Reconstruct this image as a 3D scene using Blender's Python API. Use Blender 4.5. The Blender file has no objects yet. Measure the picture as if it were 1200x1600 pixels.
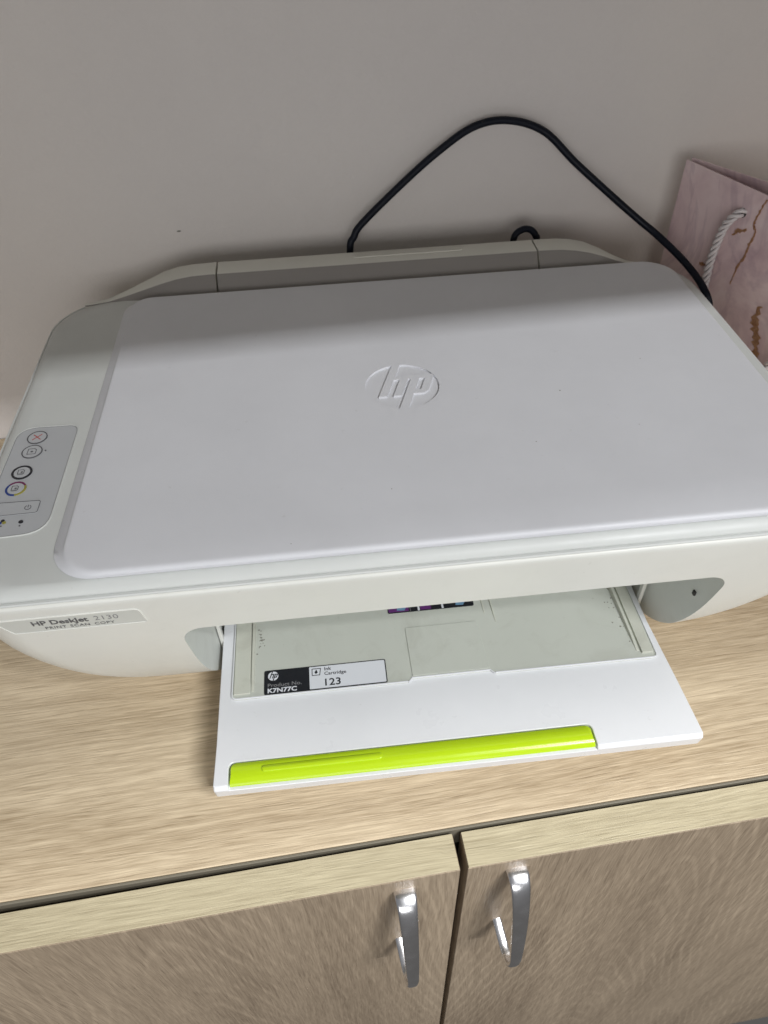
import bpy, bmesh, math, random
from mathutils import Vector, Matrix

random.seed(7)
sc = bpy.context.scene
COL = sc.collection
R = math.radians

# ------------------------------------------------------------------ camera
cam = bpy.data.cameras.new("camera")
cam_o = bpy.data.objects.new("camera", cam)
COL.objects.link(cam_o)
cam.sensor_fit = 'HORIZONTAL'
cam.sensor_width = 36.0
cam.lens = 36.0 * 1132 / 1200
cam.clip_start = 0.01
cam.clip_end = 50
right = Vector((0.99438405, -0.10273633, -0.02540888))
up = Vector((0.09050921, 0.70111149, 0.70728407))
back = Vector((-0.05484931, -0.70561174, 0.70647267))
m = Matrix((right, up, back)).transposed().to_4x4()
m.translation = Vector((0.12558, -0.20997, 0.37679))
cam_o.matrix_world = m
cam.dof.use_dof = True
cam.dof.focus_distance = 0.355
cam.dof.aperture_fstop = 26.0
sc.camera = cam_o

# ------------------------------------------------------------------ world and lamps
world = bpy.data.worlds.new("World")
sc.world = world
world.use_nodes = True
bg = world.node_tree.nodes["Background"]
bg.inputs[1].default_value = 0.205
# the rest of the room: pale ceiling above, darker floor below
_nt = world.node_tree
_tc = _nt.nodes.new("ShaderNodeTexCoord")
_sx = _nt.nodes.new("ShaderNodeSeparateXYZ")
_rp = _nt.nodes.new("ShaderNodeValToRGB")
_mr = _nt.nodes.new("ShaderNodeMapRange")
_mr.inputs[1].default_value = -1
_mr.inputs[2].default_value = 1
_nt.links.new(_tc.outputs["Generated"], _sx.inputs[0])
_nt.links.new(_sx.outputs[2], _mr.inputs[0])
_nt.links.new(_mr.outputs[0], _rp.inputs[0])
_rp.color_ramp.elements[0].position = 0.12
_rp.color_ramp.elements[0].color = (0.50, 0.48, 0.46, 1)
_rp.color_ramp.elements[1].position = 0.55
_rp.color_ramp.elements[1].color = (0.95, 0.96, 1.0, 1)
_nt.links.new(_rp.outputs[0], bg.inputs[0])


def area(name, loc, sx, sy, power, color):
    l = bpy.data.lights.new(name, 'AREA')
    l.shape = 'RECTANGLE'
    l.size = sx
    l.size_y = sy
    l.energy = power
    l.color = color
    o = bpy.data.objects.new(name, l)
    COL.objects.link(o)
    o.location = loc
    return o


# the cabinet's frame (wall and aimed lamps run parallel to it)
ANG = R(2.78)
CAB = Vector((0.168, -0.066, 0.0))
CABM = Matrix.Translation(CAB) @ Matrix.Rotation(ANG, 4, 'Z')
# room lamps in front of the cabinet, to the right; an added unseen blocker above keeps them off the wall and the back of the lid
def aimed(name, loc, target, sx, sy, power, color):
    o = area(name, loc, sx, sy, power, color)
    o.rotation_euler = (Vector(loc) - Vector(target)).to_track_quat('Z', 'Y').to_euler()
    return o


aimed("aimed_lamp", CABM @ Vector((0.95, -1.60, 1.830)), CABM @ Vector((0.95, 0.25, 0.14)), 0.80, 0.05, 47, (0.96, 0.975, 1.0))
aimed("aimed_lamp", CABM @ Vector((1.25, -1.30, 2.050)), CABM @ Vector((1.25, 0.06, 0.14)), 0.60, 0.10, 17, (0.97, 0.98, 1.0))
aimed("aimed_lamp", CABM @ Vector((0.70, -0.95, 1.923)), CABM @ Vector((0.70, -0.05, 0.0)), 0.60, 0.14, 24, (1.0, 0.985, 0.96))  # extra lamp added to brighten the table front and tray edge
# unseen soft fill added in front to lift the wall and front faces
area("front_fill", (-0.30, -2.70, 0.60), 1.80, 1.00, 20, (1.0, 0.99, 0.985)).rotation_euler = (R(84), 0, 0)

sc.view_settings.view_transform = 'Standard'
sc.view_settings.look = 'None'
sc.view_settings.gamma = 1.0
sc.view_settings.exposure = 0.0


# ------------------------------------------------------------------ materials
def lin(r, g, b):
    f = lambda c: (c / 255 / 12.92) if c / 255 <= 0.04045 else ((c / 255 + 0.055) / 1.055) ** 2.4
    return (f(r), f(g), f(b), 1)


def base_mat(name, col, rough=0.5, metal=0.0, spec=0.5):
    mt = bpy.data.materials.new(name)
    mt.use_nodes = True
    b = mt.node_tree.nodes["Principled BSDF"]
    b.inputs["Base Color"].default_value = col if len(col) == 4 else (*col, 1)
    b.inputs["Roughness"].default_value = rough
    b.inputs["Metallic"].default_value = metal
    b.inputs["Specular IOR Level"].default_value = spec
    return mt, mt.node_tree, b


def N(nt, typ, **kw):
    n = nt.nodes.new(typ)
    for k, v in kw.items():
        setattr(n, k, v)
    return n


def noise(nt, vec, scale, detail=4, rough=0.6, dist=0.0):
    n = N(nt, "ShaderNodeTexNoise")
    n.inputs["Scale"].default_value = scale
    n.inputs["Detail"].default_value = detail
    n.inputs["Roughness"].default_value = rough
    n.inputs["Distortion"].default_value = dist
    nt.links.new(vec, n.inputs["Vector"])
    return n.outputs["Fac"]


def ramp(nt, fac, stops):
    r = N(nt, "ShaderNodeValToRGB")
    e = r.color_ramp.elements
    while len(e) < len(stops):
        e.new(0.5)
    for i, (p, c) in enumerate(stops):
        e[i].position = p
        e[i].color = c if len(c) == 4 else (*c, 1)
    nt.links.new(fac, r.inputs[0])
    return r.outputs[0]


def mixc(nt, fac, a, b, mode='MIX'):
    n = N(nt, "ShaderNodeMix", data_type='RGBA', blend_type=mode)
    for sock, v in ((n.inputs[0], fac), (n.inputs[6], a), (n.inputs[7], b)):
        if hasattr(v, "is_linked"):
            nt.links.new(v, sock)
        else:
            sock.default_value = v
    return n.outputs[2]


def math_n(nt, op, a, b=0.0, clamp=False):
    n = N(nt, "ShaderNodeMath", operation=op)
    n.use_clamp = clamp
    for sock, v in ((n.inputs[0], a), (n.inputs[1], b)):
        if hasattr(v, "is_linked"):
            nt.links.new(v, sock)
        else:
            sock.default_value = v
    return n.outputs[0]


def bump(nt, bsdf, h, strength, dist):
    n = N(nt, "ShaderNodeBump")
    n.inputs["Strength"].default_value = strength
    n.inputs["Distance"].default_value = dist
    nt.links.new(h, n.inputs["Height"])
    nt.links.new(n.outputs[0], bsdf.inputs["Normal"])


def objvec(nt, scale=(1, 1, 1), rot=(0, 0, 0), loc=(0, 0, 0)):
    t = N(nt, "ShaderNodeTexCoord")
    mp = N(nt, "ShaderNodeMapping")
    mp.inputs["Scale"].default_value = scale
    mp.inputs["Rotation"].default_value = rot
    mp.inputs["Location"].default_value = loc
    nt.links.new(t.outputs["Object"], mp.inputs["Vector"])
    return mp.outputs[0]


def plastic(name, col, rough=0.45, grain=0.25, dirt=0.0, dirtcol=(0.25, 0.23, 0.17, 1), spec=0.45):
    mt, nt, b = base_mat(name, col, rough, 0, spec)
    v = objvec(nt)
    big = noise(nt, v, 14, 4, 0.6)
    c = mixc(nt, ramp(nt, big, [(0.3, (0, 0, 0)), (0.75, (1, 1, 1))]), tuple(x * 0.955 for x in col[:3]) + (1,),
             tuple(min(1, x * 1.02) for x in col[:3]) + (1,))
    specks = ramp(nt, noise(nt, v, 260, 2, 0.5), [(0.72, (0, 0, 0)), (0.80, (1, 1, 1))])
    c = mixc(nt, math_n(nt, 'MULTIPLY', specks, 0.10 + dirt * 0.5), c, dirtcol)
    if dirt:
        d = ramp(nt, noise(nt, v, 38, 6, 0.7, 1.2), [(0.52, (0, 0, 0)), (0.78, (1, 1, 1))])
        c = mixc(nt, math_n(nt, 'MULTIPLY', d, dirt), c, dirtcol)
    nt.links.new(c, b.inputs["Base Color"])
    rg = ramp(nt, noise(nt, v, 60, 3, 0.6), [(0.3, (rough * 0.88,) * 3), (0.7, (min(1, rough * 1.15),) * 3)])
    nt.links.new(rg, b.inputs["Roughness"])
    bump(nt, b, noise(nt, v, 1500, 2, 0.5), grain, 0.00012)
    return mt


def wood(name, dark, light, axis, seed, figure=None, contrast=1.0, bumpd=0.0004):
    """oak laminate; axis = local axis the grain runs along; figure = (centre across, lean, strength) of the cathedral arches"""
    mt, nt, b = base_mat(name, light, 0.48, 0, 0.35)
    i = 'xyz'.index(axis)
    o = N(nt, "ShaderNodeTexCoord").outputs["Object"]
    # gentle wander of the fibres
    wn = N(nt, "ShaderNodeTexNoise")
    wn.inputs["Scale"].default_value = 9
    wn.inputs["Detail"].default_value = 3
    st = [1.0, 1.0, 1.0]
    st[i] = 0.45
    nt.links.new(objvec(nt, tuple(st), (0, 0, 0), (seed, seed, seed)), wn.inputs["Vector"])
    w1 = N(nt, "ShaderNodeVectorMath", operation='SUBTRACT')
    nt.links.new(wn.outputs["Color"], w1.inputs[0])
    w1.inputs[1].default_value = (0.5, 0.5, 0.5)
    w2 = N(nt, "ShaderNodeVectorMath", operation='SCALE')
    nt.links.new(w1.outputs[0], w2.inputs[0])
    w2.inputs["Scale"].default_value = 0.012
    w3 = N(nt, "ShaderNodeVectorMath", operation='ADD')
    nt.links.new(o, w3.inputs[0])
    nt.links.new(w2.outputs[0], w3.inputs[1])
    wv = w3.outputs[0]

    def vec(along, k):
        mp = N(nt, "ShaderNodeMapping")
        s = [1.0, 1.0, 1.0]
        s[i] = along
        mp.inputs["Scale"].default_value = tuple(s)
        mp.inputs["Location"].default_value = (seed * k, seed * 0.7 * k, seed * 1.3 * k)
        nt.links.new(wv, mp.inputs["Vector"])
        return mp.outputs[0]

    def cen(fac, amp):
        return math_n(nt, 'MULTIPLY', math_n(nt, 'SUBTRACT', fac, 0.5), amp)
    fib = noise(nt, vec(0.030, 1.0), 520, 3, 0.62)
    hair = noise(nt, vec(0.045, 1.7), 1300, 2, 0.55)
    tone = noise(nt, vec(0.06, 0.6), 70, 3, 0.6)
    slow = noise(nt, vec(0.12, 0.4), 16, 2, 0.5)
    f = math_n(nt, 'ADD', cen(fib, 0.60 * contrast), cen(hair, 0.75 * contrast))
    f = math_n(nt, 'ADD', f, cen(tone, 0.40))
    f = math_n(nt, 'ADD', f, cen(slow, 0.60))
    pore = ramp(nt, noise(nt, vec(0.035, 2.6), 1000, 2, 0.5), [(0.60, (0, 0, 0)), (0.70, (1, 1, 1))])
    hh = math_n(nt, 'SUBTRACT', math_n(nt, 'ADD', fib, math_n(nt, 'MULTIPLY', hair, 0.7)), math_n(nt, 'MULTIPLY', pore, 0.5))
    f = math_n(nt, 'SUBTRACT', f, math_n(nt, 'MULTIPLY', pore, 0.10 * contrast))
    if figure:
        xc, lean, strength = figure
        sep = N(nt, "ShaderNodeSeparateXYZ")
        nt.links.new(wv, sep.inputs[0])
        across, along = (sep.outputs[0], sep.outputs[2]) if axis == 'z' else (sep.outputs[1], sep.outputs[0])
        dx = math_n(nt, 'SUBTRACT', across, xc)
        d2 = math_n(nt, 'SQRT', math_n(nt, 'ADD', math_n(nt, 'MULTIPLY', dx, dx), 0.00035))
        fld = math_n(nt, 'ADD', d2, math_n(nt, 'MULTIPLY', along, lean))
        fld = math_n(nt, 'ADD', fld, cen(noise(nt, vec(0.3, 3.3), 14, 2, 0.5), 0.020))
        g = math_n(nt, 'SINE', math_n(nt, 'ADD', math_n(nt, 'MULTIPLY', fld, 800.0), math_n(nt, 'MULTIPLY', noise(nt, vec(0.2, 4.1), 60, 2, 0.5), 5.0)))
        line = ramp(nt, math_n(nt, 'MULTIPLY', math_n(nt, 'ADD', g, 1.0), 0.5), [(0.68, (0, 0, 0)), (1.0, (1, 1, 1))])
        brk = ramp(nt, fib, [(0.34, (0.35, 0.35, 0.35)), (0.56, (1, 1, 1))])
        patch = ramp(nt, noise(nt, vec(0.35, 2.1), 11, 2, 0.5), [(0.36, (0.15, 0.15, 0.15)), (0.62, (1, 1, 1))])
        f = math_n(nt, 'ADD', f, math_n(nt, 'MULTIPLY', math_n(nt, 'MULTIPLY', math_n(nt, 'MULTIPLY', line, brk), patch), strength))
    f = math_n(nt, 'ADD', f, 0.5)
    c = ramp(nt, f, [(0.18, dark), (0.5, tuple((a + q) / 2 for a, q in zip(dark, light))), (0.82, light)])
    nt.links.new(c, b.inputs["Base Color"])
    bump(nt, b, hh, 0.5, bumpd)
    return mt


M = {}
M['body'] = plastic('warm_white_plastic', (0.74, 0.74, 0.69), 0.42, 0.2, 0.05)
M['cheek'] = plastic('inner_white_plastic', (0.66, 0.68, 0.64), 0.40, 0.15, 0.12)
M['frame'] = plastic('scanner_frame_plastic', (0.62, 0.635, 0.61), 0.46, 0.25, 0.03)
M['panel'] = plastic('lid_panel_plastic', (0.70, 0.705, 0.73), 0.50, 0.45, 0.02)
M['feed'] = plastic('feed_cover_plastic', (0.66, 0.645, 0.58), 0.5, 0.2, 0.06)
M['feedshade'] = plastic('feed_slope_shaded', (0.28, 0.26, 0.243), 0.5, 0.2, 0.06)  # cover plastic darkened; the slope's shade is in this colour
M['control'] = plastic('control_panel_film', (0.47, 0.48, 0.49), 0.42, 0.1, 0.02)
M['plate'] = plastic('nameplate_film', (0.60, 0.61, 0.57), 0.4, 0.1, 0.03)
M['tray'] = plastic('tray_white_plastic', (0.78, 0.79, 0.81), 0.30, 0.08, 0.0)
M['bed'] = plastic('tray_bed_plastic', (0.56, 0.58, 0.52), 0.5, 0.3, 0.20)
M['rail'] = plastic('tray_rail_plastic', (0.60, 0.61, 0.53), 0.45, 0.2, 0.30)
M['green'] = plastic('lime_plastic', (0.47, 0.67, 0.010), 0.20, 0.03, 0.0)
M['ink'] = base_mat('grey_print', (0.10, 0.10, 0.105), 0.5)[0]
M['inklight'] = base_mat('light_grey_print', (0.22, 0.22, 0.225), 0.5)[0]
M['black'] = base_mat('black_print', (0.012, 0.013, 0.018), 0.35)[0]
M['white'] = base_mat('white_print', (0.72, 0.74, 0.78), 0.4)[0]
M['red'] = base_mat('red_print', (0.42, 0.06, 0.05), 0.5)[0]
M['blue'] = base_mat('blue_print', (0.02, 0.05, 0.22), 0.5)[0]
M['magenta'] = base_mat('magenta_print', (0.16, 0.02, 0.09), 0.5)[0]
M['yellow'] = base_mat('yellow_print', (0.30, 0.27, 0.05), 0.5)[0]
M['purple'] = base_mat('purple_print', (0.13, 0.03, 0.17), 0.4)[0]
M['paleblue'] = base_mat('pale_blue_print', (0.16, 0.30, 0.45), 0.4)[0]
M['hole'] = base_mat('dark_hole', (0.035, 0.035, 0.033), 0.7)[0]
M['cable'] = plastic('black_cable_rubber', (0.006, 0.008, 0.015), 0.42, 0.2, spec=0.2)
M['smudge'] = base_mat('grime', (0.24, 0.235, 0.20), 0.8)[0]
M['wood_top'] = wood('oak_laminate_top', lin(160, 140, 112), lin(224, 206, 176), 'x', 3.1, (0.115, 0.05, 0.14), 0.95)
M['wood_edge'] = wood('oak_edge_band', lin(164, 152, 124), lin(214, 203, 172), 'x', 8.3, None, 0.9)
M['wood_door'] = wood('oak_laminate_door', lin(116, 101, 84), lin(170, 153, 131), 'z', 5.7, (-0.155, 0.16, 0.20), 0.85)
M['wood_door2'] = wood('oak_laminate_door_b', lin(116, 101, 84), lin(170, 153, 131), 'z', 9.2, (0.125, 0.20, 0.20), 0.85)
M['edge_line'] = base_mat('pale_edge_band', lin(120, 114, 100), 0.5)[0]
M['carcass'] = base_mat('shaded_carcass', (0.03, 0.026, 0.022), 0.8)[0]  # near-black puts the shade behind the door gaps into the colour


def chrome_mat():
    mt, nt, b = base_mat('chrome', (0.90, 0.90, 0.92), 0.12, 1.0)
    v = objvec(nt)
    rg = ramp(nt, noise(nt, v, 90, 3, 0.6), [(0.3, (0.18,) * 3), (0.7, (0.30,) * 3)])
    nt.links.new(rg, b.inputs["Roughness"])
    return mt


M['chrome'] = chrome_mat()


def wall_mat():
    col = lin(222, 213, 207)
    mt, nt, b = base_mat('painted_wall', col, 0.75, 0, 0.3)
    v = objvec(nt)
    c = mixc(nt, ramp(nt, noise(nt, v, 5, 4, 0.6), [(0.3, (0, 0, 0)), (0.7, (1, 1, 1))]), lin(217, 211, 207), lin(223, 217, 212))
    nt.links.new(c, b.inputs["Base Color"])
    h = math_n(nt, 'ADD', noise(nt, v, 420, 4, 0.6), math_n(nt, 'MULTIPLY', noise(nt, v, 60, 3, 0.5), 1.5))
    bump(nt, b, h, 0.4, 0.0009)
    return mt


M['wall'] = wall_mat()


def bag_mat():
    mt, nt, b = base_mat('pink_marbled_paper', lin(205, 178, 182), 0.42, 0, 0.45)
    v = objvec(nt)
    n1 = noise(nt, v, 16, 5, 0.6, 1.5)
    c = ramp(nt, n1, [(0.28, lin(200, 172, 178)), (0.5, lin(226, 202, 203)), (0.72, lin(238, 220, 219))])
    n2 = noise(nt, v, 9, 4, 0.6, 2.0)
    w = math_n(nt, 'ABSOLUTE', math_n(nt, 'SUBTRACT', n2, 0.5))
    veil = ramp(nt, w, [(0.0, (1, 1, 1)), (0.05, (0, 0, 0))])
    c = mixc(nt, math_n(nt, 'MULTIPLY', veil, 0.25), c, lin(150, 120, 140))
    nt.links.new(c, b.inputs["Base Color"])
    bump(nt, b, noise(nt, v, 30, 3, 0.5), 0.15, 0.002)
    return mt


M['bag'] = bag_mat()


def foil_mat():
    mt, nt, b = base_mat('gold_foil', lin(150, 104, 62), 0.5, 0.25)
    v = objvec(nt)
    c = ramp(nt, noise(nt, v, 260, 4, 0.7), [(0.3, lin(188, 138, 104)), (0.65, lin(226, 188, 150))])
    nt.links.new(c, b.inputs["Base Color"])
    return mt


M['foil'] = foil_mat()
M['rope'] = base_mat('white_rope', lin(214, 208, 208), 0.45)[0]


# ------------------------------------------------------------------ mesh helpers
ORIGIN = {}          # object name -> world position of its origin (roots are unrotated, or work in local space)


def root(name, loc, label, cat, group=None, rotz=0.0):
    o = bpy.data.objects.new(name, None)
    o.empty_display_size = 0.02
    COL.objects.link(o)
    o.location = loc
    o.rotation_euler = (0, 0, rotz)
    o['label'] = label
    o['category'] = cat
    if group:
        o['group'] = group
    ORIGIN[o.name] = Vector(loc)
    return o


def obj(name, bm, mat, parent=None, local=False, smooth=35, bevel=0.0, seg=2, label=None):
    """bm in world coordinates (local=True: already in the parent's space)"""
    me = bpy.data.meshes.new(name)
    bmesh.ops.recalc_face_normals(bm, faces=bm.faces)
    if parent is not None and not local:
        bmesh.ops.translate(bm, verts=bm.verts, vec=-ORIGIN[parent.name])
    bm.to_mesh(me)
    bm.free()
    o = bpy.data.objects.new(name, me)
    COL.objects.link(o)
    if isinstance(mat, (list, tuple)):
        for q in mat:
            me.materials.append(q)
    else:
        me.materials.append(mat)
    o.parent = parent
    ORIGIN[o.name] = ORIGIN[parent.name] if parent is not None else Vector((0, 0, 0))
    if smooth:
        for p in me.polygons:
            p.use_smooth = True
        me.set_sharp_from_angle(angle=R(smooth))
    if bevel:
        md = o.modifiers.new('bevel', 'BEVEL')
        md.width = bevel
        md.segments = seg
        md.limit_method = 'ANGLE'
        md.angle_limit = R(40)
        md.harden_normals = True
    if label:
        o['label'] = label
    return o


def cut(o, cutters, mats=None):
    """apply boolean differences, then drop the cutters"""
    for c in cutters:
        md = o.modifiers.new('cut', 'BOOLEAN')
        md.operation = 'DIFFERENCE'
        md.object = c
        md.solver = 'EXACT'
    mods = list(o.modifiers)
    dg = bpy.context.evaluated_depsgraph_get()
    dg.update()
    me = bpy.data.meshes.new_from_object(o.evaluated_get(dg))
    me.name = o.name
    for md in mods:
        o.modifiers.remove(md)
    o.data = me
    for c in cutters:
        bpy.data.objects.remove(c, do_unlink=True)
    for p in me.polygons:
        p.use_smooth = True
    me.set_sharp_from_angle(angle=R(35))


def rrect(x0, x1, y0, y1, rad, z, n=8):
    """rounded rectangle ring; rad = (front-left, front-right, back-right, back-left)"""
    if not isinstance(rad, (tuple, list)):
        rad = (rad,) * 4
    pts = []
    for (cx, cy, sx, sy, a0, r) in ((x0, y0, 1, 1, 180, rad[0]), (x1, y0, -1, 1, 270, rad[1]),
                                    (x1, y1, -1, -1, 0, rad[2]), (x0, y1, 1, -1, 90, rad[3])):
        for k in range(n + 1):
            a = R(a0 + 90 * k / n)
            pts.append(Vector((cx + sx * r + r * math.cos(a), cy + sy * r + r * math.sin(a), z)))
    return pts


def loft(rings, cap0=True, cap1=True, bm=None):
    bm = bm or bmesh.new()
    vs = [[bm.verts.new(p) for p in r] for r in rings]
    n = len(vs[0])
    for a, b in zip(vs, vs[1:]):
        for i in range(n):
            j = (i + 1) % n
            bm.faces.new((a[i], a[j], b[j], b[i]))
    if cap0:
        bm.faces.new(list(reversed(vs[0])))
    if cap1:
        bm.faces.new(vs[-1])
    return bm


def box(x0, x1, y0, y1, z0, z1, bm=None):
    bm = bm or bmesh.new()
    r = lambda z: [Vector((x0, y0, z)), Vector((x1, y0, z)), Vector((x1, y1, z)), Vector((x0, y1, z))]
    return loft([r(z0), r(z1)], bm=bm)


def prism(poly, z0, z1, bm=None):
    """polygon in XY extruded in z"""
    return loft([[Vector((x, y, z0)) for x, y in poly], [Vector((x, y, z1)) for x, y in poly]], bm=bm)


def disc(cx, cy, r, z0, z1, n=28, bm=None, ry=None):
    ry = ry or r
    return prism([(cx + r * math.cos(2 * math.pi * k / n), cy + ry * math.sin(2 * math.pi * k / n)) for k in range(n)], z0, z1, bm)


def annulus(cx, cy, r0, r1, z0, z1, a0=0, a1=360, n=36, bm=None):
    bm = bm or bmesh.new()
    full = abs(a1 - a0) >= 359.9
    cnt = n if full else n + 1
    rings = []
    for k in range(cnt):
        a = R(a0 + (a1 - a0) * k / n)
        ca, sa = math.cos(a), math.sin(a)
        rings.append([bm.verts.new((cx + r * ca, cy + r * sa, z)) for r, z in ((r0, z0), (r1, z0), (r1, z1), (r0, z1))])
    for k in range(n):
        A, B = rings[k], rings[(k + 1) % cnt]
        for i in range(4):
            j = (i + 1) % 4
            bm.faces.new((A[i], A[j], B[j], B[i]))
    if not full:
        bm.faces.new(rings[0])
        bm.faces.new(rings[-1])
    return bm


def stroke(pts, w, z0, z1, bm=None):
    """flat line of width w through XY points"""
    bm = bm or bmesh.new()
    for (x0, y0), (x1, y1) in zip(pts, pts[1:]):
        d = Vector((x1 - x0, y1 - y0))
        d.normalize()
        n = Vector((-d.y, d.x)) * w / 2
        e = d * w / 2
        prism([(x0 - e.x - n.x, y0 - e.y - n.y), (x1 + e.x - n.x, y1 + e.y - n.y), (x1 + e.x + n.x, y1 + e.y + n.y), (x0 - e.x + n.x, y0 - e.y + n.y)], z0, z1, bm)
    return bm


def catmull(P, n=10):
    P = [Vector(p) for p in P]
    P = [2 * P[0] - P[1]] + P + [2 * P[-1] - P[-2]]
    out = []
    for i in range(1, len(P) - 2):
        a, b, c, d = P[i - 1:i + 3]
        for k in range(n):
            t = k / n
            out.append(0.5 * ((2 * b) + (c - a) * t + (2 * a - 5 * b + 4 * c - d) * t * t + (3 * b - a - 3 * c + d) * t ** 3))
    out.append(P[-2])
    return out


def frames(path):
    T = []
    for i in range(len(path)):
        a, b = path[max(i - 1, 0)], path[min(i + 1, len(path) - 1)]
        T.append((b - a).normalized())
    u = T[0].orthogonal().normalized()
    U = []
    for t in T:
        u = (u - t * u.dot(t)).normalized()
        U.append(u.copy())
    return [(p, u, t.cross(u)) for p, u, t in zip(path, U, T)]


def tube(path, r, n=12, bm=None, flat=1.0):
    rings = []
    for p, u, v in frames(path):
        rings.append([p + u * r * math.cos(2 * math.pi * k / n) + v * r * flat * math.sin(2 * math.pi * k / n) for k in range(n)])
    return loft(rings, bm=bm)


def text_bm(s, size, bold=0.0, align='LEFT', spacing=1.0, depth=0.00008):
    cu = bpy.data.curves.new('lettering', 'FONT')
    cu.body = s
    cu.size = size
    cu.offset = bold
    cu.align_x = align
    cu.space_character = spacing
    cu.extrude = depth
    cu.resolution_u = 3
    o = bpy.data.objects.new('lettering', cu)
    COL.objects.link(o)
    dg = bpy.context.evaluated_depsgraph_get()
    dg.update()
    me = bpy.data.meshes.new_from_object(o.evaluated_get(dg))
    bm = bmesh.new()
    bm.from_mesh(me)
    bpy.data.objects.remove(o, do_unlink=True)
    bpy.data.meshes.remove(me)
    return bm


def xf(bm, mat):
    bmesh.ops.transform(bm, matrix=mat, verts=bm.verts)
    return bm


def place(bm, x, y, z, sx=1.0, sy=1.0):
    return xf(bm, Matrix.Translation((x, y, z)) @ Matrix.Diagonal((sx, sy, 1, 1)))


# ------------------------------------------------------------------ the setting
WALL_Y = 0.376

bm = xf(box(-1.0, 1.0, WALL_Y, WALL_Y + 0.08, -0.75, 1.5), CABM)
wall = obj('wall', bm, M['wall'], smooth=0)
wall['kind'] = 'structure'
b_ = disc(0, 0, 0.0015, 0, 0.0004, 9, ry=0.0005)
xf(b_, CABM @ Matrix.Translation((-0.122, WALL_Y - 0.0003, 0.160)) @ Matrix.Rotation(R(90), 4, 'X'))
obj('paint_chip', b_, M['smudge'], wall, smooth=0)
# unseen blocker added above the cabinet: shades the wall and the back of the printer
bm = xf(box(-1.2, 1.8, -0.274, WALL_Y - 0.002, 0.618, 0.643), CABM)
sh = obj('shade_blocker', bm, M['frame'], smooth=0)
sh['kind'] = 'structure'

# ------------------------------------------------------------------ cabinet
cab = root('cabinet', CAB, 'pale oak laminate cabinet with two doors carrying the printer', 'cabinet', rotz=ANG)
obj('top_panel', box(-0.75, 0.75, 0.0012, WALL_Y - 0.001, -0.018, 0), M['wood_top'], cab, local=True, bevel=0.0006, seg=2)
obj('edge_band', box(-0.75, 0.75, -0.0003, 0.0010, -0.018, -0.0004), M['edge_line'], cab, local=True, bevel=0.0003)
for i, x in enumerate((-0.44, 0.0, 0.44)):
    obj('upright', box(x - 0.008, x + 0.008, 0.004, WALL_Y - 0.006, -0.72, -0.0185), M['carcass'], cab, local=True)
obj('back_board', box(-0.75, 0.75, WALL_Y - 0.005, WALL_Y - 0.002, -0.72, -0.0185), M['carcass'], cab, local=True)


def handle_bm(x, z, y):
    """bow handle: wide at the top foot, leaning outwards, hooking back to the door at the bottom"""
    prof = catmull([(0, 0.001, 0.0), (0, -0.0040, -0.0005), (0, -0.0090, -0.0050), (0, -0.0140, -0.018), (0, -0.0185, -0.036), (0, -0.0220, -0.056),
                    (0, -0.0240, -0.072), (0, -0.0236, -0.081), (0, -0.0195, -0.0870), (0, -0.013, -0.0870), (0, -0.006, -0.084), (0, 0.001, -0.081)], 6)
    b = bmesh.new()
    rings = []
    L = len(prof) - 1
    for i, p in enumerate(prof):
        t = i / L
        a, c = prof[max(i - 1, 0)], prof[min(i + 1, L)]
        d = (c - a).normalized()
        nrm = Vector((0, d.z, -d.y))
        w = 0.0060 - 0.0052 * t if t < 0.6 else 0.0029 - 0.0006 * (t - 0.6)
        th = 0.0016
        ring = []
        for k in range(16):
            q = 2 * math.pi * k / 16
            cx = math.copysign(abs(math.cos(q)) ** 0.7, math.cos(q)) * w
            cy = math.copysign(abs(math.sin(q)) ** 0.6, math.sin(q)) * th
            ring.append(Vector((x - 0.0035 * max(0, t - 0.55) / 0.45, y, z)) + p + Vector((cx, 0, 0)) + nrm * cy)
        rings.append(ring)
    return loft(rings, bm=b)


def door(x0, x1, rot, pivot, mat, hx, hz):
    Mx = Matrix.Translation((pivot, -0.0012, 0)) @ Matrix.Rotation(rot, 4, 'Z') @ Matrix.Translation((-pivot, 0, 0))
    d = obj('door', xf(box(x0, x1, -0.0184, -0.0004, -0.70, -0.0016), Mx), mat, cab, local=True, bevel=0.0005)
    # the pale edge band on the top of the leaf, and the thin one down its side
    obj('edge_band', xf(box(x0 + 0.0004, x1 - 0.0004, -0.0180, -0.0006, -0.0015, -0.0008), Mx), M['wood_edge'], d, local=True, bevel=0.0002)
    obj('handle', xf(handle_bm(hx, hz, -0.0184), Mx), M['chrome'], d, local=True, smooth=50)
    return d


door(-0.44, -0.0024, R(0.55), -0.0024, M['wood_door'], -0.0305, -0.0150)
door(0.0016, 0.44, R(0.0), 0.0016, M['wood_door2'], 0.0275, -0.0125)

# ------------------------------------------------------------------ printer
PR = Vector((0.1615, 0.125, 0.0))
pr = root('printer', PR, 'white inkjet printer and scanner with its lime-edged output tray open', 'printer')

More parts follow.
